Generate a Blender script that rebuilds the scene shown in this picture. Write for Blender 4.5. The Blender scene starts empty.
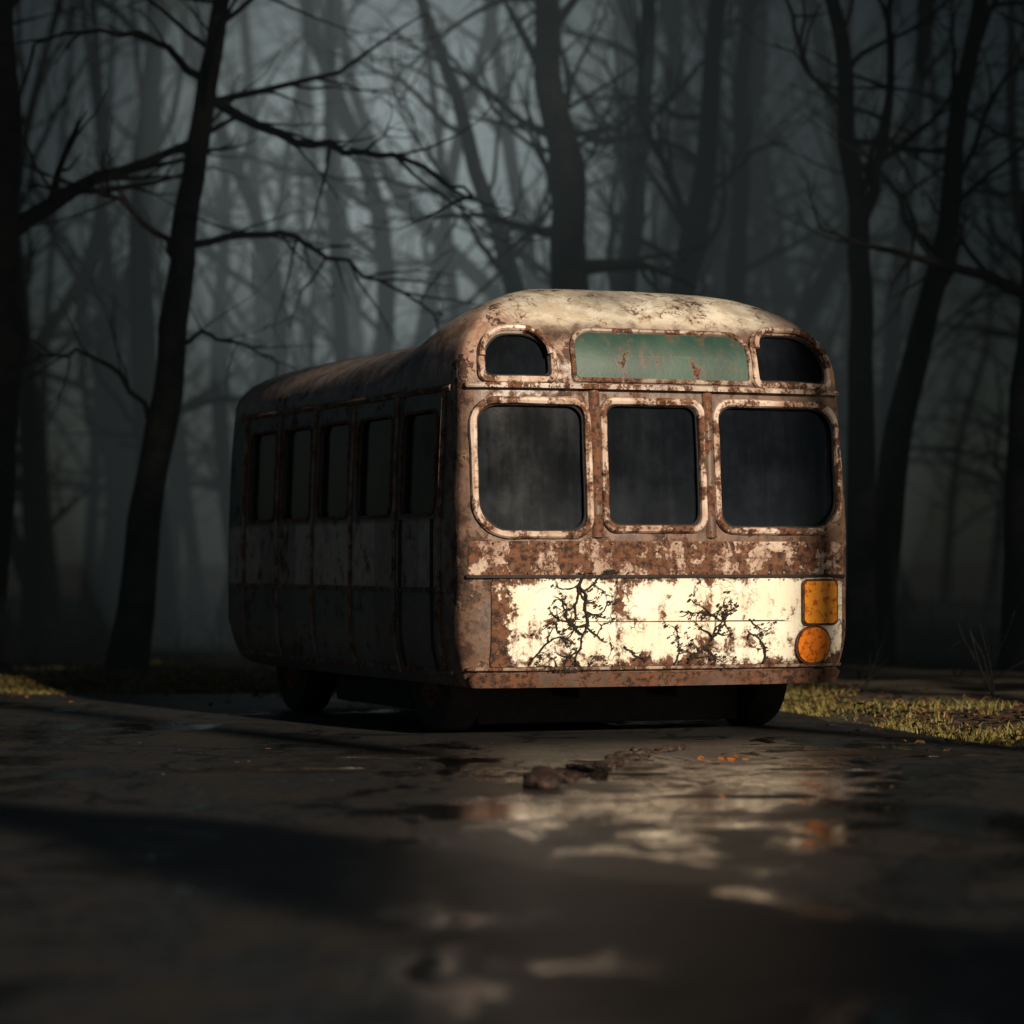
import bpy, bmesh, math, random
from math import sin, cos, pi, radians, sqrt, exp
from mathutils import Vector, Matrix, noise
random.seed(7)
S = bpy.context.scene
S.view_settings.view_transform = 'Standard'
S.view_settings.look = 'None'
S.view_settings.exposure = 0
COL = S.collection

# ---------------------------------------------------------------- node helper
class N:
    def __init__(s, mat):
        s.t = mat.node_tree; s.n = s.t.nodes; s.l = s.t.links
    def new(s, typ, **kw):
        x = s.n.new(typ)
        for k, v in kw.items(): setattr(x, k, v)
        return x
    def put(s, sock, v):
        if isinstance(v, bpy.types.NodeSocket): s.l.new(v, sock)
        else:
            if hasattr(sock.default_value, '__len__') and not hasattr(v, '__len__'): v = [v]*len(sock.default_value)
            if hasattr(v, '__len__') and len(v) == 3 and len(sock.default_value) == 4: v = (*v, 1)
            sock.default_value = v
    def math(s, op, a, b=0.0, c=0.0, clamp=False):
        x = s.new('ShaderNodeMath', operation=op, use_clamp=clamp)
        s.put(x.inputs[0], a); s.put(x.inputs[1], b); s.put(x.inputs[2], c)
        return x.outputs[0]
    def mix(s, f, a, b, mode='MIX'):
        x = s.new('ShaderNodeMix', data_type='RGBA', blend_type=mode)
        s.put(x.inputs[0], f); s.put(x.inputs[6], a); s.put(x.inputs[7], b)
        return x.outputs[2]
    def noise(s, vec, scale, detail=4, rough=.6, dist=0.0):
        x = s.new('ShaderNodeTexNoise')
        s.put(x.inputs['Vector'], vec); x.inputs['Scale'].default_value = scale
        x.inputs['Detail'].default_value = detail; x.inputs['Roughness'].default_value = rough
        x.inputs['Distortion'].default_value = dist
        return x.outputs[0]
    def ramp(s, f, a, b, smooth=True):
        x = s.new('ShaderNodeMapRange'); x.interpolation_type = 'SMOOTHSTEP' if smooth else 'LINEAR'
        s.put(x.inputs[0], f); x.inputs[1].default_value = a; x.inputs[2].default_value = b
        return x.outputs[0]
    def obj(s):
        return s.new('ShaderNodeTexCoord').outputs['Object']
    def mapping(s, vec, scale=(1, 1, 1), loc=(0, 0, 0)):
        x = s.new('ShaderNodeMapping'); s.put(x.inputs[0], vec)
        x.inputs['Scale'].default_value = scale; x.inputs['Location'].default_value = loc
        return x.outputs[0]
    def sep(s, vec):
        x = s.new('ShaderNodeSeparateXYZ'); s.put(x.inputs[0], vec); return x.outputs
    def bump(s, h, strength=.5, dist=.01):
        x = s.new('ShaderNodeBump'); s.put(x.inputs['Height'], h)
        x.inputs['Strength'].default_value = strength; x.inputs['Distance'].default_value = dist
        return x.outputs[0]

def material(name):
    m = bpy.data.materials.new(name); m.use_nodes = True
    n = N(m); b = m.node_tree.nodes['Principled BSDF']
    return m, n, b

def simple(name, c1, c2, scale=8, rough=.8, metal=0, bump=.3, bd=.01):
    m, n, b = material(name); v = n.obj()
    f = n.noise(v, scale, 3)
    n.put(b.inputs['Base Color'], n.mix(n.ramp(f, .35, .65), c1, c2))
    b.inputs['Roughness'].default_value = rough; b.inputs['Metallic'].default_value = metal
    n.put(b.inputs['Normal'], n.bump(n.noise(v, scale*4, 2), bump, bd))
    return m

RUST_D = (.028, .014, .009); RUST_L = (.17, .07, .035)

def weathered(name, paint, paint2, amount=.5, scale=3.0, rough=.55, speck=.5, cracks=False, edge=None, tint=.45):
    m, n, b = material(name); v = n.obj()
    big = n.noise(v, scale, 7, .68, .3)
    fine = n.noise(v, scale*9, 5, .7)
    drip = n.noise(n.mapping(v, (9, 9, 1.1)), 1.6, 4, .6)
    f = n.math('ADD', n.math('MULTIPLY', big, .62), n.math('MULTIPLY', fine, .23))
    f = n.math('ADD', f, n.math('MULTIPLY', drip, .15))
    if edge is not None:
        f = n.math('ADD', f, edge(n, v))
    th = .5 + (.5-amount)*.32
    rustm = n.ramp(f, th-.012, th+.02)
    halo = n.ramp(f, th-.06, th+.01)
    p = n.mix(n.ramp(n.noise(v, scale*.7, 3), .3, .7), paint, paint2)
    p = n.mix(n.math('MULTIPLY', n.ramp(drip, .5, .75), tint), p, (.16, .09, .05))
    p = n.mix(n.math('MULTIPLY', halo, .75), p, RUST_L)
    r = n.mix(n.ramp(n.noise(v, scale*5, 4), .35, .62), RUST_D, RUST_L)
    c = n.mix(rustm, p, r)
    sp = n.ramp(n.noise(v, scale*22, 4, .75), .60, .66)
    c = n.mix(n.math('MULTIPLY', sp, speck), c, (.03, .018, .012))
    h = n.math('SUBTRACT', n.math('MULTIPLY', fine, .3), n.math('MULTIPLY', rustm, .6))
    if cracks:
        vo = n.new('ShaderNodeTexVoronoi', feature='DISTANCE_TO_EDGE')
        w = n.new('ShaderNodeVectorMath', operation='ADD')
        nn = n.new('ShaderNodeTexNoise'); n.put(nn.inputs['Vector'], v); nn.inputs['Scale'].default_value = 5
        n.l.new(v, w.inputs[0]); n.l.new(nn.outputs[1], w.inputs[1])
        n.put(vo.inputs['Vector'], w.outputs[0]); vo.inputs['Scale'].default_value = 2.6
        cr = n.ramp(vo.outputs[0], .022, .006)
        cr = n.math('MULTIPLY', cr, n.ramp(n.noise(v, 2.2, 2), .46, .6))
        c = n.mix(n.math('MULTIPLY', cr, .9), c, (.02, .013, .01))
        h = n.math('SUBTRACT', h, cr)
    n.put(b.inputs['Base Color'], c)
    n.put(b.inputs['Roughness'], n.math('ADD', n.math('MULTIPLY', rustm, .9-rough), rough))
    n.put(b.inputs['Normal'], n.bump(h, .6, .008))
    return m

# ---------------------------------------------------------------- mesh helpers
def mesh_obj(name, verts, faces, mat=None, parent=None, smooth=True, angle=40):
    me = bpy.data.meshes.new(name); me.from_pydata(verts, [], faces); me.update()
    if smooth:
        me.shade_smooth()
        if angle: me.set_sharp_from_angle(angle=radians(angle))
    o = bpy.data.objects.new(name, me); COL.objects.link(o)
    if mat: me.materials.append(mat)
    if parent: o.parent = parent
    return o

def add_tube(V, F, pts, rads, sides=6, closed=False, cap=True):
    n = len(pts); base = len(V)
    up = Vector((.13, .31, .94)).normalized(); prev = None
    for i, p in enumerate(pts):
        if closed: d = pts[(i+1) % n]-pts[i-1]
        else: d = pts[min(i+1, n-1)]-pts[max(i-1, 0)]
        if d.length < 1e-9: d = Vector((0, 0, 1))
        d.normalize()
        if prev is None:
            a = d.cross(up)
            if a.length < .1: a = d.cross(Vector((1, 0, 0)))
        else:
            a = prev-d*prev.dot(d)
        a.normalize(); prev = a; b = d.cross(a)
        r = rads[i] if hasattr(rads, '__len__') else rads
        for k in range(sides):
            t = 2*pi*k/sides
            V.append(p+a*(r*cos(t))+b*(r*sin(t)))
    m = n if closed else n-1
    for i in range(m):
        j = (i+1) % n
        for k in range(sides):
            k2 = (k+1) % sides
            F.append((base+i*sides+k, base+i*sides+k2, base+j*sides+k2, base+j*sides+k))
    if cap and not closed:
        F.append(tuple(base+k for k in range(sides))[::-1])
        F.append(tuple(base+(n-1)*sides+k for k in range(sides)))

def box(V, F, x0, x1, y0, y1, z0, z1):
    b = len(V)
    for z in (z0, z1):
        for x, y in ((x0, y0), (x1, y0), (x1, y1), (x0, y1)): V.append(Vector((x, y, z)))
    for f in ((3, 2, 1, 0), (4, 5, 6, 7), (0, 1, 5, 4), (1, 2, 6, 5), (2, 3, 7, 6), (3, 0, 4, 7)): F.append(tuple(b+i for i in f))

def bevel(o, w=.01, seg=2):
    m = o.modifiers.new('bevel', 'BEVEL'); m.width = w; m.segments = seg; m.limit_method = 'ANGLE'

# ================================================================ BUS
TH = radians(22)
HW, L, H, ZR = 1.475, 5.7, 3.17, 2.42
bus = bpy.data.objects.new('abandoned_bus', None); COL.objects.link(bus)
bus.location = (-.30+HW*cos(TH), 20+HW*sin(TH), 0); bus.rotation_euler = (0, 0, TH)

def s_of(z):
    if z <= ZR:
        s = .04*max(0, (z-1.38)/1.05)**1.5
        if z < .75: s += .085*((.75-z)/.40)**2
        return s
    r = min(1, (z-ZR)/(H-ZR))
    return .04+(HW-.04)*(1-(1-r**2.4)**(1/2.4))
def z_of_s(s):
    q = (s-.04)/(HW-.04)
    return ZR+(H-ZR)*(1-(1-q)**2.4)**(1/2.4)
def y0_of(z, s=None):
    if s is None: s = s_of(z)
    return .9*s+.045*max(0, z-1.38)
def yf(x, z, s=None):
    if s is None: s = s_of(z)
    w = max(HW-s, .01); u = min(abs(x)/w, 1); k = w/HW
    return y0_of(z, s)+k*(.10*u*u+.20*(1-(1-u**8)**(1/8)))
def hscale(y):
    t = min(max((y-.75)/1.3, 0), 1); t = t*t*(3-2*t)
    return 1-.34*t

def loft(off, z0, zt):
    rings = []
    zs = [z for z in (.35, .38, .42, .47, .52, .6, .68, .75, .9, 1.1, 1.38, 1.6, 1.85, 2.1, 2.3, ZR) if z > z0+.01]
    zs = [z0]+zs
    lev = [(z, s_of(z)) for z in zs]+[(z_of_s(.04+q*(HW-.04)), .04+q*(HW-.04)) for q in (.004, .012, .03, .06, .1, .15, .22, .3, .4, .52, .66, .8, .93)]
    for z, s in lev:
        w = HW-s
        ring = []
        us = []
        for i in range(-14, 15):
            t = abs(i)/14; u = 1-(1-t)**2.2; us.append(math.copysign(u, i))
        fr = [(u*w, yf(u*w, z, s)) for u in us]
        bk = [(u*w, L-(yf(u*w, z, s)-.03)*.9) for u in reversed(us)]
        ys0 = fr[-1][1]; ys1 = bk[0][1]
        side = [ys0+(ys1-ys0)*k/16 for k in range(1, 16)]
        pts = fr+[(w, y) for y in side]+bk+[(-w, y) for y in reversed(side)]
        for x, y in pts:
            zz = z
            if off:
                x -= off*x/max(w, .3); y += off*(1 if y < L/2 else -1); zz = z-(off if z > 1.5 else 0)*min(1, (z-1.5)/1)
            if zz > 2.35: zz = 2.35+(zz-2.35)*hscale(y)
            if z < .62 and y > L-.9: zz += .12*((y-(L-.9))/.9)**2
            ring.append(Vector((x, y, zz)))
        rings.append(ring)
    V = [p for r in rings for p in r]; n = len(rings[0]); F = []
    for i in range(len(rings)-1):
        for k in range(n):
            k2 = (k+1) % n
            F.append((i*n+k, i*n+k2, (i+1)*n+k2, (i+1)*n+k))
    for base, flip in ((0, True), ((len(rings)-1)*n, False)):
        idx = [base+k for k in range(n)]
        front = idx[0:29]; right = idx[29:44]; back = idx[44:73]; left = idx[73:88]
        F.append(tuple(reversed(front+[right[0]]+[left[-1]])) if flip else tuple(front+[right[0]]+[left[-1]]))
        for k in range(14):
            q = (right[k], right[k+1], left[13-k], left[14-k])
            F.append(q[::-1] if flip else q)
        q = tuple([right[-1]]+back+[left[0]])
        F.append(q[::-1] if flip else q)
    return V, F

def rr(x0, x1, z0, z1, r, n=7):
    """rounded rectangle, r=(bl,br,tr,tl)"""
    if not hasattr(r, '__len__'): r = (r,)*4
    P = []
    for (cx, cz, a0, rad, sx, sz) in ((x0, z0, pi, r[0], 1, 1), (x1, z0, 1.5*pi, r[1], -1, 1), (x1, z1, 0, r[2], -1, -1), (x0, z1, .5*pi, r[3], 1, -1)):
        c = (cx+sx*rad, cz+sz*rad)
        for i in range(n+1):
            a = a0+.5*pi*i/n
            P.append((c[0]+rad*cos(a), c[1]+rad*sin(a)))
    return P
def densify(P, step=.05):
    Q = []
    for i, p in enumerate(P):
        q = P[(i+1) % len(P)]; d = math.dist(p, q); k = max(1, int(d/step))
        for j in range(k): Q.append((p[0]+(q[0]-p[0])*j/k, p[1]+(q[1]-p[1])*j/k))
    return Q

def prism(P, a, b, axis='y'):
    n = len(P); V = []
    for d in (a, b):
        for p in P: V.append(Vector((p[0], d, p[1])) if axis == 'y' else Vector((d, p[0], p[1])))
    F = [tuple(range(n)), tuple(range(2*n-1, n-1, -1))]
    for k in range(n): F.append((k, k+n, (k+1) % n+n, (k+1) % n))
    return V, F

FW = {'windshield_left': rr(-1.36, -.585, 1.39, 2.275, (.22, .12, .11, .16)),
      'windshield_centre': rr(-.445, .265, 1.43, 2.28, .085),
      'windshield_right': rr(.40, 1.375, 1.42, 2.285, (.12, .22, .18, .12)),
      'corner_light_left': rr(-1.29, -.81, 2.44, 2.76, (.05, .05, .18, .20)),
      'corner_light_right': rr(.735, 1.315, 2.44, 2.80, (.05, .05, .26, .14))}
side_spans = [(.62, 1.32), (1.52, 2.28), (2.46, 3.18), (3.36, 4.08), (4.26, 4.98)]

V, F = loft(0, .35, H)
body = mesh_obj('body_shell', V, F, smooth=False)
cutters = []
Vi, Fi = loft(.055, .8, H); cutters.append(mesh_obj('cut', Vi, Fi, smooth=False))
for P in FW.values():
    v, f = prism(P, -.4, .55); cutters.append(mesh_obj('cut', v, f, smooth=False))
for a, b in side_spans:
    v, f = prism(rr(a, b, 1.52, 2.24, .10), -2, 2, 'x'); cutters.append(mesh_obj('cut', v, f, smooth=False))
v, f = prism(rr(-.9, .9, 1.5, 2.2, .1), L-.6, L+.5); cutters.append(mesh_obj('cut', v, f, smooth=False))
for o in [body]+cutters:
    bm = bmesh.new(); bm.from_mesh(o.data); bmesh.ops.remove_doubles(bm, verts=bm.verts, dist=1e-5)
    bmesh.ops.recalc_face_normals(bm, faces=bm.faces); bm.to_mesh(o.data); bm.free()
for c in cutters:
    m = body.modifiers.new('b', 'BOOLEAN'); m.operation = 'DIFFERENCE'; m.solver = 'EXACT'; m.object = c
dg = bpy.context.evaluated_depsgraph_get()
me = bpy.data.meshes.new_from_object(body.evaluated_get(dg))
body.modifiers.clear(); body.data = me
for c in cutters: bpy.data.objects.remove(c)
for v in me.vertices:
    d = noise.noise(v.co*1.7)*.010+noise.noise(v.co*4.1)*.004
    v.co += Vector((math.copysign(1, v.co.x)*d if abs(v.co.x) > 1.2 else 0, d*.5, d if v.co.z > 2.5 else 0))
me.shade_smooth(); me.set_sharp_from_angle(angle=radians(30))
body.parent = bus

def body_mat():
    m, n, b = material('weathered_bus_body'); v = n.obj(); X, Y, Z = n.sep(v)
    big = n.noise(v, 2.6, 7, .7, .4); fine = n.noise(v, 24, 5, .72); mid = n.noise(v, 8, 4, .65)
    f = n.math('ADD', n.math('MULTIPLY', big, .55), n.math('MULTIPLY', fine, .2)); f = n.math('ADD', f, n.math('MULTIPLY', mid, .25))
    frontm = n.ramp(Y, .55, .30)
    roof = n.ramp(n.math('ADD', Z, n.math('MULTIPLY', n.math('SUBTRACT', mid, .5), .3)), 2.76, 2.88)
    roofm = n.math('MULTIPLY', roof, n.ramp(Y, 2.4, 1.2))
    band = n.math('MULTIPLY', n.ramp(Z, 1.0, 1.03), n.ramp(Z, 1.5, 1.46))
    wn = n.new('ShaderNodeTexWhiteNoise', noise_dimensions='1D'); n.put(wn.inputs['W'], n.math('FLOOR', n.math('DIVIDE', Y, .93)))
    tone = n.ramp(wn.outputs[0], 0, 1, False)
    sideb = n.mix(tone, (.19, .17, .145), (.42, .37, .31)); sidel = n.mix(tone, (.07, .075, .075), (.11, .12, .115))
    side = n.mix(band, sidel, sideb)
    side = n.mix(n.math('MULTIPLY', n.ramp(mid, .45, .62), .4), side, (.07, .06, .05))
    side = n.mix(n.ramp(Z, 2.3, 2.5), side, n.mix(n.ramp(mid, .4, .6), (.14, .11, .095), (.28, .22, .19)))
    front = n.mix(n.ramp(mid, .42, .58), (.16, .10, .072), (.065, .037, .026))
    front = n.mix(n.math('MULTIPLY', n.ramp(big, .53, .62), .7), front, (.46, .34, .26))
    roofc = n.mix(n.ramp(mid, .35, .6), (.82, .75, .62), (.58, .49, .37))
    base = n.mix(frontm, side, front); base = n.mix(roofm, base, roofc)
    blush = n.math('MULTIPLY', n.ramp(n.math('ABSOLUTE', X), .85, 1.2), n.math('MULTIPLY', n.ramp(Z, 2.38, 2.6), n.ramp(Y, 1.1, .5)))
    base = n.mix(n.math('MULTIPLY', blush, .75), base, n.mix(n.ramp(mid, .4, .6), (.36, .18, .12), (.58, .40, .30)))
    rim = n.math('MULTIPLY', n.ramp(Z, 2.46, 2.43), frontm)
    thr = n.math('SUBTRACT', .568, n.math('MULTIPLY', rim, .038))
    d = n.math('SUBTRACT', f, thr)
    halo = n.ramp(d, -.06, .01); rust = n.ramp(d, -.005, .02)
    c = n.mix(n.math('MULTIPLY', halo, .55), base, n.mix(frontm, (.075, .045, .034), (.25, .125, .075)))
    c = n.mix(rust, c, n.mix(n.ramp(fine, .4, .6), (.022, .013, .01), (.09, .045, .028)))
    sp = n.ramp(n.noise(v, 60, 4, .75), .61, .67); c = n.mix(n.math('MULTIPLY', sp, .6), c, (.03, .02, .015))
    vo = n.new('ShaderNodeTexVoronoi', feature='DISTANCE_TO_EDGE'); w = n.new('ShaderNodeVectorMath', operation='ADD')
    nn = n.new('ShaderNodeTexNoise'); n.put(nn.inputs['Vector'], v); nn.inputs['Scale'].default_value = 4
    n.l.new(v, w.inputs[0]); n.l.new(nn.outputs[1], w.inputs[1]); n.put(vo.inputs['Vector'], w.outputs[0]); vo.inputs['Scale'].default_value = 2.4
    cr = n.math('MULTIPLY', n.math('MULTIPLY', n.ramp(vo.outputs[0], .02, .005), roofm), n.ramp(big, .44, .54))
    c = n.mix(n.math('MULTIPLY', cr, .8), c, (.05, .03, .02))
    n.put(b.inputs['Base Color'], c)
    n.put(b.inputs['Roughness'], n.math('ADD', .36, n.math('MULTIPLY', halo, .4)))
    h = n.math('SUBTRACT', n.math('SUBTRACT', n.math('MULTIPLY', mid, .5), rust), cr)
    n.put(b.inputs['Normal'], n.bump(h, .55, .012))
    return m
body.data.materials.clear(); body.data.materials.append(body_mat())

M_frame = weathered('rusty_window_frame', (.74, .60, .50), (.42, .26, .18), .46, 6, .38, .5)
M_dark = simple('black_rubber_grime', (.008, .008, .008), (.02, .016, .014), 12, .75)
M_trim = weathered('tarnished_trim', (.50, .41, .33), (.24, .17, .13), .48, 8, .4, .4)
M_rib = weathered('side_rib_paint', (.20, .17, .145), (.11, .09, .075), .48, 8, .4, .4)
def panel_edge(n, v):
    X, Y, Z = n.sep(v)
    e = n.math('MULTIPLY', n.ramp(X, -1.0, -1.3), .16)
    e2 = n.math('MULTIPLY', n.ramp(Z, .60, .48), .10); e3 = n.math('MULTIPLY', n.ramp(Z, 1.02, 1.09), .08)
    e4 = n.math('MULTIPLY', n.ramp(X, 1.2, 1.4), .05)
    e5 = n.math('MULTIPLY', n.ramp(n.noise(v, 1.1, 2), .48, .72), .09)
    return n.math('ADD', n.math('ADD', e, e2), n.math('ADD', n.math('ADD', e3, e5), e4))
M_panel = weathered('peeling_cream_paint', (.92, .86, .72), (.90, .77, .57), .26, 4.2, .42, .5, True, panel_edge, .28)
M_mid = weathered('rusted_band_paint', (.62, .48, .38), (.26, .15, .10), .56, 5, .5, .7)
M_low = weathered('rusted_bumper', (.15, .105, .08), (.07, .045, .034), .52, 5, .5, .5)
M_green = weathered('faded_green_sign', (.012, .046, .034), (.028, .078, .054), .2, 5, .5, .3, tint=.3)

def conform_plate(name, P, off, thick, mat, rings=7):
    P = densify(P, .05)
    x0 = min(p[0] for p in P); x1 = max(p[0] for p in P); z0 = min(p[1] for p in P); z1 = max(p[1] for p in P)
    V = []; F = []; n = len(P)
    hx = (x1-x0)/2; hz = (z1-z0)/2; m = min(hx, hz); cx = (x0+x1)/2; cz = (z0+z1)/2
    for i in range(rings):
        t = i/(rings-1)*.98
        for p in P:
            ax = cx+max(-(hx-m), min(hx-m, p[0]-cx)); az = cz+max(-(hz-m), min(hz-m, p[1]-cz))
            x = p[0]+(ax-p[0])*t; z = p[1]+(az-p[1])*t
            V.append(Vector((x, yf(x, z)-off, z)))
    for i in range(rings-1):
        for k in range(n):
            k2 = (k+1) % n; F.append((i*n+k, i*n+k2, (i+1)*n+k2, (i+1)*n+k))
    F.append(tuple((rings-1)*n+k for k in range(n)))
    b = len(V)
    for p in P: V.append(Vector((p[0], yf(*p)-off+thick, p[1])))
    for k in range(n): F.append((k, b+k, b+(k+1) % n, (k+1) % n))
    return mesh_obj(name, V, F, mat, bus)

def frame(name, P, r, mat, off=.0, parent=None):
    P = densify(P, .06); V = []; F = []
    pts = [Vector((x, yf(x, z)-off, z)) for x, z in P]
    rad = [r*(1+.22*noise.noise(Vector((p.x*9, p.z*9, 3)))) for p in pts]
    add_tube(V, F, pts, rad, 8, True)
    return mesh_obj(name, V, F, mat, bus)

def glass_mat(name, a0, r0=.08, sp=.3):
    m, n, b = material(name); v = n.obj(); X, Y, Z = n.sep(v)
    g = n.noise(v, 3, 5, .65); s = n.noise(n.mapping(v, (8, 8, 1)), 2, 3)
    dirt = n.math('MULTIPLY', n.ramp(n.math('ADD', g, n.math('MULTIPLY', s, .4)), .5, .95), .5)
    dirt = n.math('ADD', dirt, n.math('MULTIPLY', n.ramp(Z, 1.9, 1.35), .5), clamp=True)
    n.put(b.inputs['Base Color'], n.mix(dirt, (.003, .004, .006), (.014, .018, .025)))
    n.put(b.inputs['Roughness'], n.math('ADD', r0, n.math('MULTIPLY', dirt, .12)))
    b.inputs['Specular IOR Level'].default_value = sp
    if a0 < 1: n.put(b.inputs['Alpha'], n.math('ADD', a0, n.math('MULTIPLY', dirt, 1-a0), clamp=True))
    n.put(b.inputs['Normal'], n.bump(g, .08, .01))
    return m
M_glass = glass_mat('grimy_glass', .8); M_glass2 = glass_mat('grimy_side_glass', 1); M_glass3 = glass_mat('sooty_glass', 1, .75, .04)
for k, P in FW.items():
    conform_plate('glass_'+k, P, -.04, .004, M_glass3 if 'corner' in k else M_glass)
    cx = sum(p[0] for p in P)/len(P); cz = sum(p[1] for p in P)/len(P)
    e = [(p[0]+math.copysign(.012, p[0]-cx), p[1]+math.copysign(.012, p[1]-cz)) for p in P]
    frame('frame_'+k, e, .027, M_frame, .008)
    e2 = [(p[0]-math.copysign(.012, p[0]-cx), p[1]-math.copysign(.012, p[1]-cz)) for p in P]
    frame('gasket_'+k, e2, .013, M_dark, -.014)
for sx, nm in ((-1, 'left'), (1, 'right')):
    P = FW['corner_light_'+nm]
    V = []; F = []
    top = [p for p in P if p[1] > 2.52]
    pts = [Vector((x+sx*.012, yf(x, z)-.025, z+.028)) for x, z in top]
    add_tube(V, F, pts, .022, 8); mesh_obj('hood_'+nm, V, F, M_frame, bus)

conform_plate('destination_sign', rr(-.635, .665, 2.45, 2.765, (.03, .03, .13, .13)), .006, .03, M_green)
frame('destination_frame', rr(-.655, .685, 2.435, 2.785, (.03, .03, .15, .15)), .018, M_trim, .004)
conform_plate('brow_ledge', rr(-1.42, 1.42, 2.372, 2.405, .015), .045, .09, M_trim, 3)
conform_plate('front_panel', rr(-1.27, 1.40, .485, 1.085, .03), .012, .03, M_panel, 9)
conform_plate('waist_band', rr(-1.42, 1.42, 1.105, 1.335, .02), .006, .03, M_mid, 5)
conform_plate('waist_moulding', rr(-1.44, 1.44, 1.086, 1.106, .008), .028, .05, M_dark, 3)
conform_plate('lower_moulding', rr(-1.42, 1.42, .462, .482, .008), .03, .05, M_trim, 3)
conform_plate('front_bumper', rr(-1.40, 1.40, .345, .44, .04), .06, .14, M_low, 5)
for x in (-.515, .332):
    V = []; F = []
    pts = [Vector((x, yf(x, z)+.018, z)) for z in [1.36+.1*i for i in range(11)]]
    add_tube(V, F, pts, .045, 10); o = mesh_obj('pillar', V, F, M_low, bus)
def lamp_mat(c):
    m, n, b = material('cracked_amber_lens'); v = n.obj()
    f = n.noise(v, 22, 4, .7)
    n.put(b.inputs['Base Color'], n.mix(n.ramp(f, .48, .64), c, (c[0]*.5, c[1]*.28, c[2]*.3)))
    b.inputs['Roughness'].default_value = .3; n.put(b.inputs['Normal'], n.bump(f, .7, .012)); return m
M_amber = lamp_mat((1.0, .36, .02)); M_red = lamp_mat((1.0, .27, .02))
conform_plate('indicator_upper', rr(1.06, 1.335, .765, 1.06, .035), .04, .05, M_amber)
conform_plate('indicator_lower', rr(1.01, 1.275, .49, .735, .118), .045, .05, M_red)
frame('indicator_rim_lower', rr(1.002, 1.283, .482, .743, .122), .007, M_low, .03)
frame('indicator_rim_upper', rr(1.052, 1.343, .757, 1.068, .035), .007, M_low, .03)
V = []; F = []
for z in (1.07, 1.32, 1.12):
    for i in range(22):
        x = -1.26+i*.12
        y = yf(x, z)-.016
        add_tube(V, F, [Vector((x, y+.01, z)), Vector((x, y-.004, z))], .006, 6)
mesh_obj('rivets', V, F, M_trim, bus)

M_vine = simple('dead_vine', (.012, .009, .007), (.03, .02, .014), 20, .9)
def vine(name, seed, x, z, ang, ln, depth=4, r0=.011):
    rnd = random.Random(seed); V = []; F = []
    def go(x, z, a, ln, r, d):
        pts = []; n = max(4, int(ln/.018))
        for i in range(n):
            pts.append(Vector((x, yf(x, z)-.02-.006*rnd.random(), z)))
            a += rnd.uniform(-.45, .45); x += cos(a)*ln/n; z += sin(a)*ln/n
            x = max(-1.3, min(1.3, x)); z = max(.47, min(1.12, z))
            if d > 0 and i > 1 and rnd.random() < .30:
                go(x, z, a+rnd.choice((-1, 1))*rnd.uniform(.5, 1.2), ln*rnd.uniform(.3, .55), r*.62, d-1)
            if d < 4 and rnd.random() < .4:
                c = Vector((x+rnd.uniform(-.02, .02), yf(x, z)-.03, z+rnd.uniform(-.02, .02))); s = rnd.uniform(.005, .014); b = len(V)
                for k in range(4):
                    t = k*pi/2+rnd.random(); V.append(c+Vector((cos(t)*s, rnd.uniform(-.008, .008), sin(t)*s*.8)))
                F.append((b, b+1, b+2, b+3))
        add_tube(V, F, pts, [r*(1-.75*i/(len(pts)-1))*rnd.uniform(.7, 1.3) for i in range(len(pts))], 5)
    go(x, z, ang, ln, r0, depth)
    return mesh_obj(name, V, F, M_vine, bus)
vine('vine_1', 3, -.62, 1.12, -1.9, .42, 3, .010); vine('vine_2', 4, -.66, 1.04, -.95, .66, 3, .012); vine('vine_3', 9, .16, .50, 1.35, .42, 3, .010)
vine('vine_4', 12, .22, .84, .3, .26, 3, .008); vine('vine_5', 15, .74, .49, 1.3, .34, 3, .009); vine('vine_6', 21, -1.0, .5, 1.1, .40, 3, .008)
vine('vine_7', 24, .05, .48, 1.0, .24, 2, .006); vine('vine_8', 31, -.33, .62, -.6, .22, 2, .006); vine('vine_9', 41, .62, .80, -.4, .18, 2, .005)

def side_x(z): return HW-s_of(z)
for sgn, sd in ((-1, 'near'), (1, 'off')):
    for i, (a, b) in enumerate(side_spans):
        P = densify(rr(a, b, 1.52, 2.24, .10), .06)
        V = [Vector((sgn*(side_x(z)-.03), y, z)) for y, z in P]
        mesh_obj('glass_%s_%d' % (sd, i), V, [tuple(range(len(V)))], M_glass2, bus)
        V = []; F = []
        add_tube(V, F, [Vector((sgn*(side_x(z)+.004), y, z)) for y, z in P], .013, 6, True)
        mesh_obj('side_frame_%s_%d' % (sd, i), V, F, M_low, bus)
    V = []; F = []
    for y in [.5]+[x+.1 for _, x in side_spans]:
        pts = [Vector((sgn*(side_x(z)+.002), y, z)) for z in (.42, .6, .9, 1.2, 1.45, 1.8, 2.1, 2.36)]
        add_tube(V, F, pts, .026, 6)
    for z, r in ((1.0, .018), (2.38, .025), (.44, .02)):
        add_tube(V, F, [Vector((sgn*(side_x(z)+.002), .38+.1*i, z)) for i in range(50)], r, 6)
    mesh_obj('side_ribs_'+sd, V, F, M_rib, bus)
V = []; F = []
for y in (.66, 1.30):
    add_tube(V, F, [Vector((-side_x(z)-.004, y, z)) for z in (.46, .6, .9, 1.2, 1.49)], .018, 6)
mesh_obj('door_seams', V, F, M_dark, bus)

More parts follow.
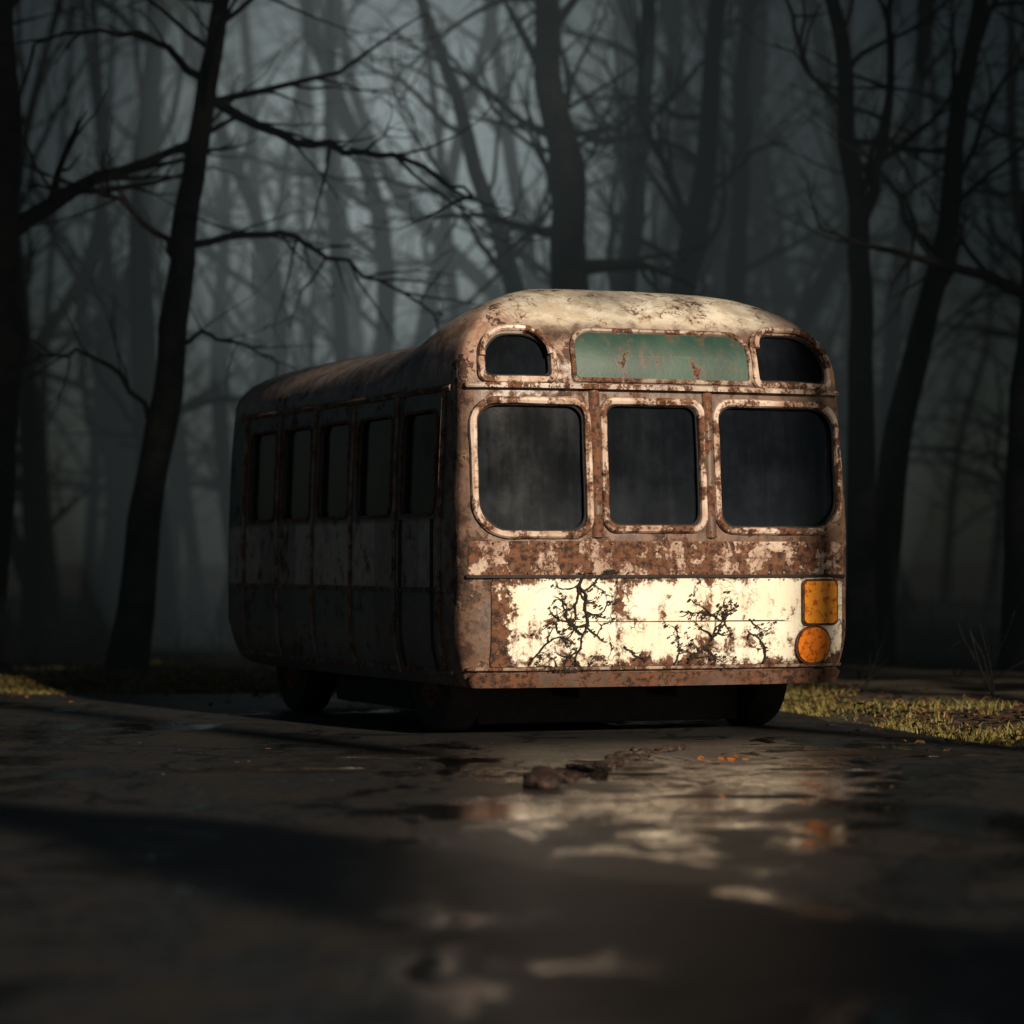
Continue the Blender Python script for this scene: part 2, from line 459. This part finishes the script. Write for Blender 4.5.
M_tyre = simple('worn_tyre', (.006, .006, .006), (.013, .012, .011), 15, .9)
def lathe(name, prof, axis_pos, mat, seg=40):
    V = []; F = []; n = len(prof)
    for k in range(seg):
        t = 2*pi*k/seg
        for (x, r) in prof: V.append(Vector((x, r*cos(t), r*sin(t))))
    for k in range(seg):
        k2 = (k+1) % seg
        for i in range(n-1): F.append((k*n+i, k*n+i+1, k2*n+i+1, k2*n+i))
    o = mesh_obj(name, V, F, mat, bus, angle=30); o.location = axis_pos; return o
for y, nm in ((1.15, 'front'), (4.35, 'rear')):
    for sgn in (-1, 1):
        x = sgn*1.18
        lathe('tyre_'+nm, [(-.13, .26), (-.14, .36), (-.12, .42), (-.08, .44), (.08, .44), (.12, .42), (.14, .36), (.13, .26)], (x, y, .43), M_tyre)
        lathe('rim_'+nm, [(sgn*.02, .001), (sgn*.08, .06), (sgn*.08, .1), (sgn*.03, .12), (sgn*.06, .22), (sgn*.125, .265)], (x, y, .43), M_low)
V = []; F = []
for y in (1.15, 4.35): add_tube(V, F, [Vector((-1.1, y, .40)), Vector((1.1, y, .40))], .07, 8)
box(V, F, -.45, -.3, .5, 5.3, .24, .42); box(V, F, .3, .45, .5, 5.3, .24, .42); box(V, F, -.25, .25, 2.2, 3.0, .18, .42)
box(V, F, -1.25, -.7, 1.7, 3.4, .13, .40); box(V, F, .65, 1.25, 1.9, 3.2, .15, .40)
box(V, F, -1.1, 1.1, 4.9, 5.0, .14, .42)
box(V, F, -1.02, 1.02, .98, 1.08, .05, .42)
o = mesh_obj('chassis', V, F, M_tyre, bus, False); bevel(o, .02)
M_seat = simple('rotten_seat_vinyl', (.02, .018, .016), (.06, .04, .03), 8, .7)
V = []; F = []
for r in range(5):
    for x in (-.85, .85):
        y = 1.6+.75*r
        box(V, F, x-.38, x+.38, y, y+.45, .95, 1.2); box(V, F, x-.38, x+.38, y+.4, y+.52, 1.2, 1.75)
box(V, F, .55, 1.0, 1.0, 1.4, .9, 1.25); box(V, F, .55, 1.0, 1.4, 1.52, 1.2, 1.9)
box(V, F, -1.2, 1.2, .2, .5, .85, 1.3)
o = mesh_obj('seats', V, F, M_seat, bus, False); bevel(o, .04, 3)
V = []; F = []
add_tube(V, F, [Vector((.78+.24*cos(t*pi/12), .66+.09*sin(t*pi/12), 1.48+.22*sin(t*pi/12))) for t in range(24)], .016, 6, True)
add_tube(V, F, [Vector((.78, .66, 1.48)), Vector((.78, .5, 1.1))], .03, 8)
add_tube(V, F, [Vector((.56, .66, 1.48)), Vector((1.0, .66, 1.48))], .014, 6)
mesh_obj('steering_wheel', V, F, M_dark, bus)

# ================================================================ GROUND
def grid(x0, x1, y0, y1, nx, ny, zf, name, mat):
    V = [Vector((x0+(x1-x0)*i/nx, y0+(y1-y0)*j/ny, 0)) for j in range(ny+1) for i in range(nx+1)]
    for v in V: v.z = zf(v.x, v.y)
    F = [(j*(nx+1)+i, j*(nx+1)+i+1, (j+1)*(nx+1)+i+1, (j+1)*(nx+1)+i) for j in range(ny) for i in range(nx)]
    return mesh_obj(name, V, F, mat, angle=0)

def road_edge(x):
    pts = [(-60, 27.2), (-6, 27.0), (-1, 27.4), (1.2, 26.6), (2.2, 24.0), (2.9, 20.6), (3.5, 18.2), (4.6, 16.0), (8, 13.0), (60, 9.0)]
    for (a, b), (c, d) in zip(pts, pts[1:]):
        if x <= c: t = (x-a)/(c-a); return b+(d-b)*t
    return 9
def nz(x, y, s): return noise.noise(Vector((x*s, y*s, 5.1)))
def terrain_z(x, y):
    e = y-road_edge(x)
    if e < 0: return -.02
    t = min(e/1.5, 1)
    return -.02+t*(.06+.05*nz(x, y, .9)+.03*nz(x, y, 2.7))+max(0, min(1, (e-3)/20))*.25*nz(x, y, .15)
def soil_mat():
    m, n, b = material('forest_floor'); v = n.obj()
    a = n.noise(v, .8, 4, .7); f = n.noise(v, 9, 5, .75)
    c = n.mix(n.ramp(a, .42, .58), (.028, .018, .011), (.030, .032, .012))
    c = n.mix(n.ramp(f, .45, .62), c, (.065, .038, .02))
    n.put(b.inputs['Base Color'], c); b.inputs['Roughness'].default_value = .9
    n.put(b.inputs['Normal'], n.bump(f, .9, .05)); return m
M_soil = soil_mat()
grid(-45, 45, 8, 98, 200, 220, terrain_z, 'ground', M_soil)
V = [Vector((-600, -300, -.12)), Vector((600, -300, -.12)), Vector((600, 900, -.12)), Vector((-600, 900, -.12))]
mesh_obj('terrain', V, [(0, 1, 2, 3)], M_soil, smooth=False)

def asphalt_mat():
    m, n, b = material('wet_asphalt'); v = n.obj(); X, Y, Z = n.sep(v)
    low = n.noise(n.mapping(v, (.55, .30, 1), (3.3, 1.2, 0)), 1.0, 4, .6, .8)
    mid = n.noise(n.mapping(v, (.8, .45, 1)), 2.2, 6, .70, .5)
    fine = n.noise(v, 70, 2, .7); gr = n.noise(v, 14, 5, .75)
    streak = n.noise(n.mapping(v, (.9, .8, 1)), 1.5, 6, .68, .8)
    def hollow(cx, cy, rx, ry):
        dx = n.math('DIVIDE', n.math('SUBTRACT', X, cx), rx); dy = n.math('DIVIDE', n.math('SUBTRACT', Y, cy), ry)
        return n.math('EXPONENT', n.math('MULTIPLY', n.math('ADD', n.math('MULTIPLY', dx, dx), n.math('MULTIPLY', dy, dy)), -1.0))
    # hollow in the road in front of the bus: standing water, plus its bright reflection painted as pale colour
    hol = hollow(1.1, 15.0, 1.5, 3.6); sheen = hollow(1.2, 16.3, 1.0, 2.0)
    lv = n.math('ADD', n.math('MULTIPLY', low, .5), n.math('MULTIPLY', mid, .5))
    lv = n.math('SUBTRACT', lv, n.math('MULTIPLY', hol, .11))
    wet = n.ramp(lv, .48, .40)
    mud = n.ramp(mid, .50, .60)
    c = n.mix(n.ramp(gr, .38, .62), (.007, .008, .009), (.030, .030, .030))
    c = n.mix(n.math('MULTIPLY', mud, .6), c, (.030, .022, .015))
    sm = n.ramp(n.math('ADD', sheen, n.math('MULTIPLY', n.math('SUBTRACT', streak, .5), 2.2)), .40, 1.0)
    sheenc = n.math('MULTIPLY', sm, n.math('ADD', .45, n.math('MULTIPLY', n.ramp(gr, .38, .6), .4)))
    c = n.mix(n.math('MULTIPLY', wet, .5), c, (.006, .006, .006))
    c = n.mix(sheenc, c, (.50, .41, .32))
    vo = n.new('ShaderNodeTexVoronoi', feature='DISTANCE_TO_EDGE')
    w = n.new('ShaderNodeVectorMath', operation='ADD'); nn = n.new('ShaderNodeTexNoise'); n.put(nn.inputs['Vector'], v); nn.inputs['Scale'].default_value = 1.4
    n.l.new(v, w.inputs[0]); n.l.new(nn.outputs[1], w.inputs[1]); n.put(vo.inputs['Vector'], w.outputs[0]); vo.inputs['Scale'].default_value = .6
    cr = n.math('MULTIPLY', n.ramp(vo.outputs[0], .035, .008), n.ramp(low, .38, .48))
    c = n.mix(cr, c, (.004, .004, .004))
    n.put(b.inputs['Base Color'], c)
    n.put(b.inputs['Roughness'], n.math('SUBTRACT', .50, n.math('MULTIPLY', wet, .38)))
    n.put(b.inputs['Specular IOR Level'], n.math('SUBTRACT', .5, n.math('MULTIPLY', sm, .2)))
    b.inputs['IOR'].default_value = 1.45
    h = n.math('ADD', n.math('MULTIPLY', mid, .4), n.math('MULTIPLY', gr, .3))
    h = n.math('ADD', h, n.math('MULTIPLY', fine, .14))
    h = n.math('MULTIPLY', h, n.math('SUBTRACT', 1.0, n.math('MULTIPLY', wet, .93)))
    h = n.math('SUBTRACT', h, n.math('MULTIPLY', cr, .4))
    n.put(b.inputs['Normal'], n.bump(h, .6, .022))
    return m
V = []; F = []
xs = [-60+i*.25 for i in range(481)]
for x in xs:
    e = road_edge(x)+.12*nz(x, 3, 1.6)+.06*nz(x, 9, 5)
    V += [Vector((x, -60, 0)), Vector((x, e, 0)), Vector((x, e+.03, -.05))]
for i in range(len(xs)-1):
    F += [(3*i, 3*i+3, 3*i+4, 3*i+1), (3*i+1, 3*i+4, 3*i+5, 3*i+2)]
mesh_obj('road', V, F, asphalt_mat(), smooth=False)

def leaf_mat(name, c1, c2):
    m, n, b = material(name); g = n.new('ShaderNodeNewGeometry')
    n.put(b.inputs['Base Color'], n.mix(g.outputs['Random Per Island'], c1, c2)); b.inputs['Roughness'].default_value = .6
    return m
V = []; F = []; rnd = random.Random(5)
def blade(x, y, z, h, w):
    b = len(V); a = rnd.uniform(0, pi); l = rnd.uniform(-.8, .8)*h; l2 = rnd.uniform(-.8, .8)*h
    dx, dy = cos(a)*w, sin(a)*w
    V.extend([Vector((x-dx, y-dy, z)), Vector((x+dx, y+dy, z)), Vector((x+dx*.6+l*.4, y+dy*.6+l2*.4, z+h*.65)), Vector((x-dx*.6+l*.4, y-dy*.6+l2*.4, z+h*.65)), Vector((x+l, y+l2, z+h))])
    F.extend([(b, b+1, b+2, b+3), (b+3, b+2, b+4)])
k = 0
while k < 48000:
    x = rnd.uniform(-10, 9); e = rnd.random()**1.7*6; y = road_edge(x)+e-.08
    if y > 40: continue
    d = nz(x, y, 1.1)+.5*nz(x, y, 3.4)
    if d < -.30+e*.07: continue
    blade(x, y, terrain_z(x, y)-.01, rnd.uniform(.02, .08)*(1+.5*d), .007); k += 1
mesh_obj('grass', V, F, leaf_mat('grass_blades', (.10, .10, .02), (.24, .18, .045)), smooth=False)
V = []; F = []; rnd = random.Random(8)
for i in range(14000):
    x = rnd.uniform(-12, 12); y = road_edge(x)+rnd.gauss(2.0, 2.2)
    if y < road_edge(x):
        if rnd.random() < .85: continue
        z = .006
    else: z = terrain_z(x, y)+.015
    s = rnd.uniform(.015, .045); b = len(V); t0 = rnd.random()*6
    for q in range(5):
        t = t0+q*2*pi/5; V.append(Vector((x+cos(t)*s, y+sin(t)*s, z+rnd.uniform(0, .03))))
    F.append(tuple(range(b, b+5)))
mesh_obj('fallen_leaves', V, F, leaf_mat('dead_leaves', (.14, .06, .022), (.05, .028, .015)), smooth=False)

def rock(V, F, c, s, seed, flat=.5):
    bm = bmesh.new(); bmesh.ops.create_icosphere(bm, subdivisions=3, radius=1)
    b = len(V)
    for v in bm.verts:
        p = v.co.copy(); d = 1+.38*noise.noise(p*1.3+Vector((seed*3.7, 0, 0)))+.14*noise.noise(p*4+Vector((seed, 2, 0)))
        p *= d; V.append(Vector((c[0]+p.x*s[0], c[1]+p.y*s[1], c[2]+max(p.z, -.5)*s[2])))
    for f in bm.faces: F.append(tuple(b+v.index for v in f.verts))
    bm.free()
M_rock = simple('broken_masonry', (.018, .011, .008), (.06, .032, .021), 14, .6, bump=.6)
V = []; F = []; rnd = random.Random(11)
rock(V, F, (.16, 15.9, .04), (.10, .14, .07), 1)
for i in range(80):
    t = rnd.random(); x = .25+.5*t+.25*t*t+rnd.gauss(0, .05); y = 16.2+3.0*t+rnd.gauss(0, .16); s = rnd.uniform(.012, .045)
    rock(V, F, (x, y, s*.3), (s*1.3, s, s*.6), i+2)
for i in range(34):
    x = rnd.uniform(-2.6, 2.4); y = rnd.uniform(14.5, 20); s = rnd.uniform(.005, .013)
    rock(V, F, (x, y, s*.2), (s*1.6, s, s*.4), i+80)
mesh_obj('rubble', V, F, M_rock)
V = []; F = []
for i in range(15):
    if i < 13: x = 1.30+rnd.gauss(0, .10); y = 18.0+rnd.gauss(0, .2)
    else: x = rnd.uniform(.4, 2.6); y = rnd.uniform(15, 20)
    s = rnd.uniform(.015, .035); b = len(V); t0 = rnd.random()*6
    for q in range(6):
        t = t0+q*pi/3; V.append(Vector((x+cos(t)*s, y+sin(t)*s, .008+rnd.uniform(0, .02))))
    F.append(tuple(range(b, b+6)))
mesh_obj('orange_leaves', V, F, leaf_mat('orange_leaves', (.60, .2, .03), (.3, .09, .02)), smooth=False)
V = []; F = []
for (cx, cy, sx, sy, sz) in ((1.1, 15.3, .4, .08, .014), (.62, 16.9, .30, .09, .016), (-1.2, 17.4, .6, .2, .02), (2.3, 18.6, .7, .2, .026), (1.75, 17.3, .34, .08, .014), (-.9, 18.4, .5, .12, .02), (1.5, 19.3, .5, .12, .018)):
    rock(V, F, (cx, cy, -.003), (sx, sy, sz), cx*7)
mesh_obj('mud_ridges', V, F, simple('wet_mud', (.010, .008, .006), (.022, .016, .011), 9, .45, bump=.5))

# ================================================================ TREES
M_bark = simple('dark_bark', (.009, .010, .009), (.022, .022, .020), 5, .9, bump=.9, bd=.04)
def smooth_path(pts, per=5):
    out = []
    P = [pts[0]]+pts+[pts[-1]]
    for i in range(1, len(P)-2):
        for k in range(per):
            t = k/per; a, b, c, d = P[i-1], P[i], P[i+1], P[i+2]
            out.append(.5*((2*b)+(c-a)*t+(2*a-5*b+4*c-d)*t*t+(3*b-a-3*c+d)*t**3))
    out.append(pts[-1]); return out
def branch(V, F, rnd, p, d, ln, r, lvl, maxl, dens=1.0, side=None):
    n = max(4, int(ln/(.28 if lvl < 2 else .2))); n = min(n, 16); pts = [p.copy()]; st = ln/n
    d = d.normalized()
    kids = []
    for i in range(n):
        d = (d+Vector((rnd.gauss(0, .17), rnd.gauss(0, .17), rnd.gauss(0, .15)+.03))).normalized()
        p = p+d*st; pts.append(p.copy())
        if lvl < maxl and i > 0 and rnd.random() < (.62 if lvl else .75)*dens: kids.append((p.copy(), d.copy(), 1-i/n))
    rads = [max(r*(1-.82*(i/n)), .004) for i in range(n+1)]
    add_tube(V, F, pts, rads, 6 if r > .05 else (4 if r > .015 else 3), cap=False)
    for (q, dd, f) in kids:
        ax = Vector((rnd.gauss(0, 1), rnd.gauss(0, 1), rnd.gauss(0, 1))).normalized()
        nd = (dd+ax*rnd.uniform(.5, 1.0)).normalized()
        branch(V, F, rnd, q, nd, ln*rnd.uniform(.35, .6)*(.5+.5*f), max(r*.5*(.4+.6*f), .005), lvl+1, maxl, dens)
def tree(name, pts, r0, seed, nb=16, maxl=3, limbs=(), hmin=.25, blen=3.2, dens=1.0, rt=.25):
    rnd = random.Random(seed); V = []; F = []
    path = smooth_path([Vector(p) for p in pts], 6); n = len(path)
    for i, p in enumerate(path):
        w = .1*min(1, i/4)*r0*5
        p.x += w*noise.noise(Vector((i*.35, seed, 0))); p.y += w*noise.noise(Vector((i*.35, seed, 9)))
    rads = [r0*(1+.5*exp(-i*.9))*(1-(1-rt)*i/(n-1))*(1+.1*noise.noise(Vector((i*.7, seed, 2)))) for i in range(n)]
    path[0].z -= .15
    add_tube(V, F, path, rads, 12, cap=False)
    for k in range(nb):
        t = hmin+(1-hmin)*(k+rnd.random())/nb; i = min(n-2, int(t*(n-1))); p = path[i]; td = (path[i+1]-path[i]).normalized()
        a = rnd.uniform(0, 2*pi); el = rnd.uniform(.1, 1.1)
        d = Vector((cos(a), sin(a), 0))*cos(el)+td*sin(el)
        branch(V, F, rnd, p, d, blen*rnd.uniform(.6, 1.25)*(1.2-.5*t), rads[i]*rnd.uniform(.28, .5), 0, maxl-1, dens)
    for k in range(3):
        d = (path[-1]-path[-3]).normalized()+Vector((rnd.gauss(0, .4), rnd.gauss(0, .4), .2))
        branch(V, F, rnd, path[-1], d, blen*.9, rads[-1]*.8, 0, maxl-1, dens)
    for (lp, lr) in limbs:
        q = smooth_path([Vector(x) for x in lp], 6); m = len(q)
        for i in range(1, m): q[i] += Vector((rnd.gauss(0, .025), rnd.gauss(0, .05), rnd.gauss(0, .025)))
        add_tube(V, F, q, [lr*(1-.75*i/(m-1)) for i in range(m)], 7, cap=False)
        for i in range(3, m):
            if rnd.random() < .8:
                dd = (q[i]-q[i-1]).normalized()+Vector((rnd.gauss(0, .7), rnd.gauss(0, .5), rnd.gauss(0, .7)))
                branch(V, F, rnd, q[i], dd, rnd.uniform(.6, 1.5), lr*.35, 1, maxl, .9)
    return mesh_obj(name, V, F, M_bark, angle=0)
tree('bare_tree', [(-4.0, 31, 0), (-3.64, 31, 2.55), (-3.38, 31, 4.6), (-3.15, 31, 6.2), (-2.9, 31.2, 8), (-2.9, 31.5, 11)], .19, 1, 12,
     limbs=[([(-3.17, 31, 6.0), (-2.2, 30.6, 5.5), (-1.2, 30.3, 5.3), (-.4, 30.2, 4.9)], .06),
            ([(-3.4, 31, 4.45), (-2.4, 31.2, 4.6), (-1.7, 31.3, 4.25), (-.7, 31.4, 3.8)], .045),
            ([(-3.5, 31, 3.4), (-3.0, 30.7, 3.5), (-2.4, 30.6, 3.2)], .03),
            ([(-3.45, 31, 4.3), (-4.0, 30.7, 4.9), (-4.8, 30.5, 5.0)], .045),
            ([(-3.2, 31, 6.2), (-3.8, 30.8, 6.6), (-4.9, 30.5, 6.5)], .05),
            ([(-3.65, 31, 2.6), (-4.3, 30.8, 3.3), (-5.0, 30.5, 3.2)], .035)], hmin=.55, blen=2.6)
tree('bare_tree', [(.75, 36, 0), (.72, 36, 3), (.66, 36, 5.5), (.40, 36, 8), (.3, 36, 12)], .33, 2, 14, blen=3.2, hmin=.4)
tree('bare_tree', [(1.2, 40, 0), (1.45, 40, 4), (1.7, 40, 7), (2.0, 40, 12)], .24, 3, 14, hmin=.35)
tree('bare_tree', [(1.9, 39, 0), (2.1, 39, 4), (2.6, 39, 7), (2.9, 39, 12)], .26, 4, 14, hmin=.35)
tree('bare_tree', [(.6, 38, 0), (.2, 38, 4), (-.6, 38, 6.6), (-1.5, 38, 9.5)], .18, 5, 12, hmin=.4)
tree('bare_tree', [(3.95, 34, 0), (3.95, 34, 3.5), (3.9, 34, 5.6), (3.6, 34, 8), (3.6, 34, 11)], .18, 6, 12, hmin=.45,
     limbs=[([(3.93, 34, 4.8), (4.25, 34, 6.2), (4.4, 34.2, 8.5)], .09)])
tree('bare_tree', [(4.15, 34.5, 0), (4.4, 34.5, 2.4), (4.9, 34.5, 4.6), (5.35, 34.5, 7.5), (5.7, 34.5, 11)], .21, 7, 12, hmin=.45)
tree('bare_tree', [(5.5, 32, 0), (5.5, 32, 3), (5.8, 32, 6), (6.0, 32, 10)], .26, 8, 12, hmin=.4)
tree('bare_tree', [(-5.75, 31, 0), (-5.45, 31, 3), (-5.3, 31, 6), (-5.4, 31, 11)], .46, 9, 14, hmin=.4)
tree('bare_tree', [(-2.6, 44, 0), (-2.5, 44, 4), (-2.7, 44, 8), (-2.5, 44, 13)], .15, 10, 14, hmin=.2)
tree('bare_tree', [(2.9, 43, 0), (3.2, 43, 4), (3.3, 43, 8), (3.8, 43, 13)], .22, 11, 12, hmin=.35)
rnd = random.Random(21)
for k in range(12):
    x = (-1 if k % 2 else 1)*rnd.uniform(7, 16); y = rnd.uniform(29, 46)
    tree('bare_tree', [(x, y, 0), (x+rnd.gauss(0, .3), y, 4), (x+rnd.gauss(0, .5), y, 8), (x+rnd.gauss(0, .9), y, 12)], rnd.uniform(.14, .34), 30+k, 9, hmin=.35, dens=.5)
forest = bpy.data.objects.new('distant_forest', None); COL.objects.link(forest)
protos = []
for k in range(6):
    o = tree('forest_tree_proto', [(0, 0, 0), (rnd.gauss(0, .4), 0, 4), (rnd.gauss(0, .9), 0, 8), (rnd.gauss(0, 1.3), 0, 14)], rnd.uniform(.14, .23), 60+k, 14, hmin=.15, dens=.55, blen=3.6)
    protos.append(o.data); bpy.data.objects.remove(o)
for k in range(78):
    y = rnd.uniform(46, 72); x = rnd.uniform(-.30*y, .30*y)
    if k < 24: y = rnd.uniform(44, 60); x = rnd.uniform(-9, 9)
    gx = (x/y+.042)/.045
    if y > 46 and abs(gx) < 1 and rnd.random() < .6: continue
    o = bpy.data.objects.new('trunk', rnd.choice(protos)); COL.objects.link(o); o.parent = forest
    s = rnd.uniform(.75, 1.25); o.location = (x, y, 0); o.scale = (s, s, s*rnd.uniform(.9, 1.2)); o.rotation_euler = (rnd.gauss(0, .07), rnd.gauss(0, .09), rnd.uniform(0, 6.28))
V = []; F = []; rnd = random.Random(77)
for k in range(130):
    x = rnd.uniform(-14, 14); y = road_edge(x)+rnd.uniform(4, 14)
    for j in range(4):
        branch(V, F, rnd, Vector((x, y, terrain_z(x, y))), Vector((rnd.gauss(0, .5), rnd.gauss(0, .5), 1)), rnd.uniform(.3, .8), .008, 1, 2, .6)
mesh_obj('undergrowth', V, F, M_bark, angle=0)

M_needle = leaf_mat('pine_needles', (.02, .035, .015), (.05, .07, .03))
def pine(name, x, y, z0, z1, rad, seed, cnt):
    rnd = random.Random(seed); V = []; F = []
    add_tube(V, F, [Vector((x+.1*noise.noise(Vector((i*.5, seed, 0))), y, z1*i/12)) for i in range(13)], [.3*(1-.85*i/12) for i in range(13)], 8)
    nt = len(F)
    for i in range(cnt):
        t = rnd.random()**.85; z = z0+(z1-z0)*t
        rr_ = rad*(1.02-t)**.7*(.75+.35*noise.noise(Vector((z*1.3, seed, 0)))); a = rnd.uniform(0, 2*pi); q = rr_*sqrt(rnd.random())
        c = Vector((x+cos(a)*q, y+sin(a)*q, z-.15*q)); s = rnd.uniform(.2, .42); b = len(V)
        d = Vector((cos(a), sin(a), -.2)); e = Vector((-sin(a), cos(a), rnd.uniform(-.5, .5)))
        u = Vector((rnd.gauss(0, .4), rnd.gauss(0, .4), 1))
        V.extend([c-d*s*1.3, c+e*s*.6+u*s*.2, c+d*s*1.3, c-e*s*.6-u*s*.2]); F.append((b, b+1, b+2, b+3))
    o = mesh_obj(name, V, F, M_bark, smooth=False)
    o.data.materials.append(M_needle)
    for p in o.data.polygons[nt:]: p.material_index = 1
    return o
rnd = random.Random(99)
for k in range(9):
    pine('shade_pine', 6.9+4.5*k, -10+rnd.gauss(0, .8), 18.2+rnd.uniform(-.1, .6), 40, 4.7, 200+k, 5200)  # unseen tall pines added to keep sun off the trees behind the bus
for k in range(5):      # unseen low pines added to shade the near road; the gap to their right lets the sun through to the bus front
    pine('shade_pine', -2+3.4*k, -11+rnd.gauss(0, .6), .3, (12.5, 12.0, 12.5, 12.0, 10.8)[k], (3.1, 3.1, 3.1, 3.0, 2.9)[k], 300+k, 2600)

# ================================================================ MIST (homogeneous volumes in the forest, lit haze put in as emission)
def vol(name, sig, em, col=(.80, .96, .95, 1)):
    m = bpy.data.materials.new(name); m.use_nodes = True; n = N(m); n.n.clear()
    out = n.new('ShaderNodeOutputMaterial')
    e = n.new('ShaderNodeEmission'); e.inputs[0].default_value = col; e.inputs[1].default_value = em
    if sig:
        ab = n.new('ShaderNodeVolumeAbsorption'); ab.inputs[0].default_value = (0, 0, 0, 1); ab.inputs[1].default_value = sig
        ad = n.new('ShaderNodeAddShader'); n.l.new(ab.outputs[0], ad.inputs[0]); n.l.new(e.outputs[0], ad.inputs[1]); n.l.new(ad.outputs[0], out.inputs['Volume'])
    else: n.l.new(e.outputs[0], out.inputs['Volume'])
    return m
mist = bpy.data.objects.new('mist', None); COL.objects.link(mist)
V = []; F = []; box(V, F, -24, 24, 26.6, 74, -.5, 24)
mesh_obj('mist_bank', V, F, vol('mist_bank', .047, .00034), mist, smooth=False)
for k, (cx, cy, cz, rx, ry, rz, em) in enumerate(((-.2, 45, 4.5, 6.4, 17, 8.5, .0015), (-1.5, 46, 7.0, 3.9, 15, 4.8, .0046))):  # emission-only ellipsoids added for the bright glow in the mist
    bm = bmesh.new(); bmesh.ops.create_uvsphere(bm, u_segments=32, v_segments=20, radius=1)
    me = bpy.data.meshes.new('mist_glow')
    for v in bm.verts: v.co = Vector((cx+v.co.x*rx, cy+v.co.y*ry, cz+v.co.z*rz))
    bm.to_mesh(me); bm.free(); me.shade_smooth(); me.materials.append(vol('mist_glow_%d' % k, 0, em))
    o = bpy.data.objects.new('mist_glow', me); COL.objects.link(o); o.parent = mist

# ================================================================ WORLD, SUN, CAMERA
w = bpy.data.worlds.new('World'); S.world = w; w.use_nodes = True
n = N(w); bg = w.node_tree.nodes['Background']
sd = Vector((.46, -.80, .36)).normalized()
elev = math.asin(sd.z); az = math.atan2(sd.x, sd.y)
sky = n.new('ShaderNodeTexSky'); sky.sky_type = 'NISHITA'; sky.sun_disc = False
sky.sun_elevation = elev; sky.sun_rotation = az
tc = n.new('ShaderNodeTexCoord').outputs['Generated']
dt = n.new('ShaderNodeVectorMath', operation='DOT_PRODUCT'); n.l.new(tc, dt.inputs[0]); dt.inputs[1].default_value = Vector((-.042, 1, .14)).normalized()
ang = n.math('ARCCOSINE', dt.outputs['Value'])
gl = n.math('EXPONENT', n.math('MULTIPLY', n.math('POWER', n.math('DIVIDE', ang, .065), 2.0), -1.0))
gl2 = n.math('EXPONENT', n.math('MULTIPLY', n.math('POWER', n.math('DIVIDE', ang, .15), 2.0), -1.0))
skyc = n.mix(1.0, sky.outputs[0], (.017, .0185, .018), 'MULTIPLY')
g = n.mix(1.0, (.78, .90, .89), n.math('ADD', n.math('MULTIPLY', gl, 1.8), n.math('MULTIPLY', gl2, .2)), 'MULTIPLY')
n.put(bg.inputs[0], n.mix(1.0, skyc, g, 'ADD')); bg.inputs[1].default_value = 1.0

ld = bpy.data.lights.new('sun', 'SUN'); ld.energy = 4.9; ld.angle = radians(.6); ld.color = (1, .85, .67)
lo = bpy.data.objects.new('sun', ld); COL.objects.link(lo); lo.rotation_euler = sd.to_track_quat('Z', 'Y').to_euler()

cd = bpy.data.cameras.new('camera'); cam = bpy.data.objects.new('camera', cd); COL.objects.link(cam); S.camera = cam
cd.lens = 3000/1024*36; cd.sensor_width = 36; cd.clip_end = 2000
cam.location = (0, 0, 1.2); cam.rotation_euler = (radians(90)+math.atan(49/3000), 0, 0)
cd.dof.use_dof = True; cd.dof.focus_distance = 20.3; cd.dof.aperture_fstop = 1.1
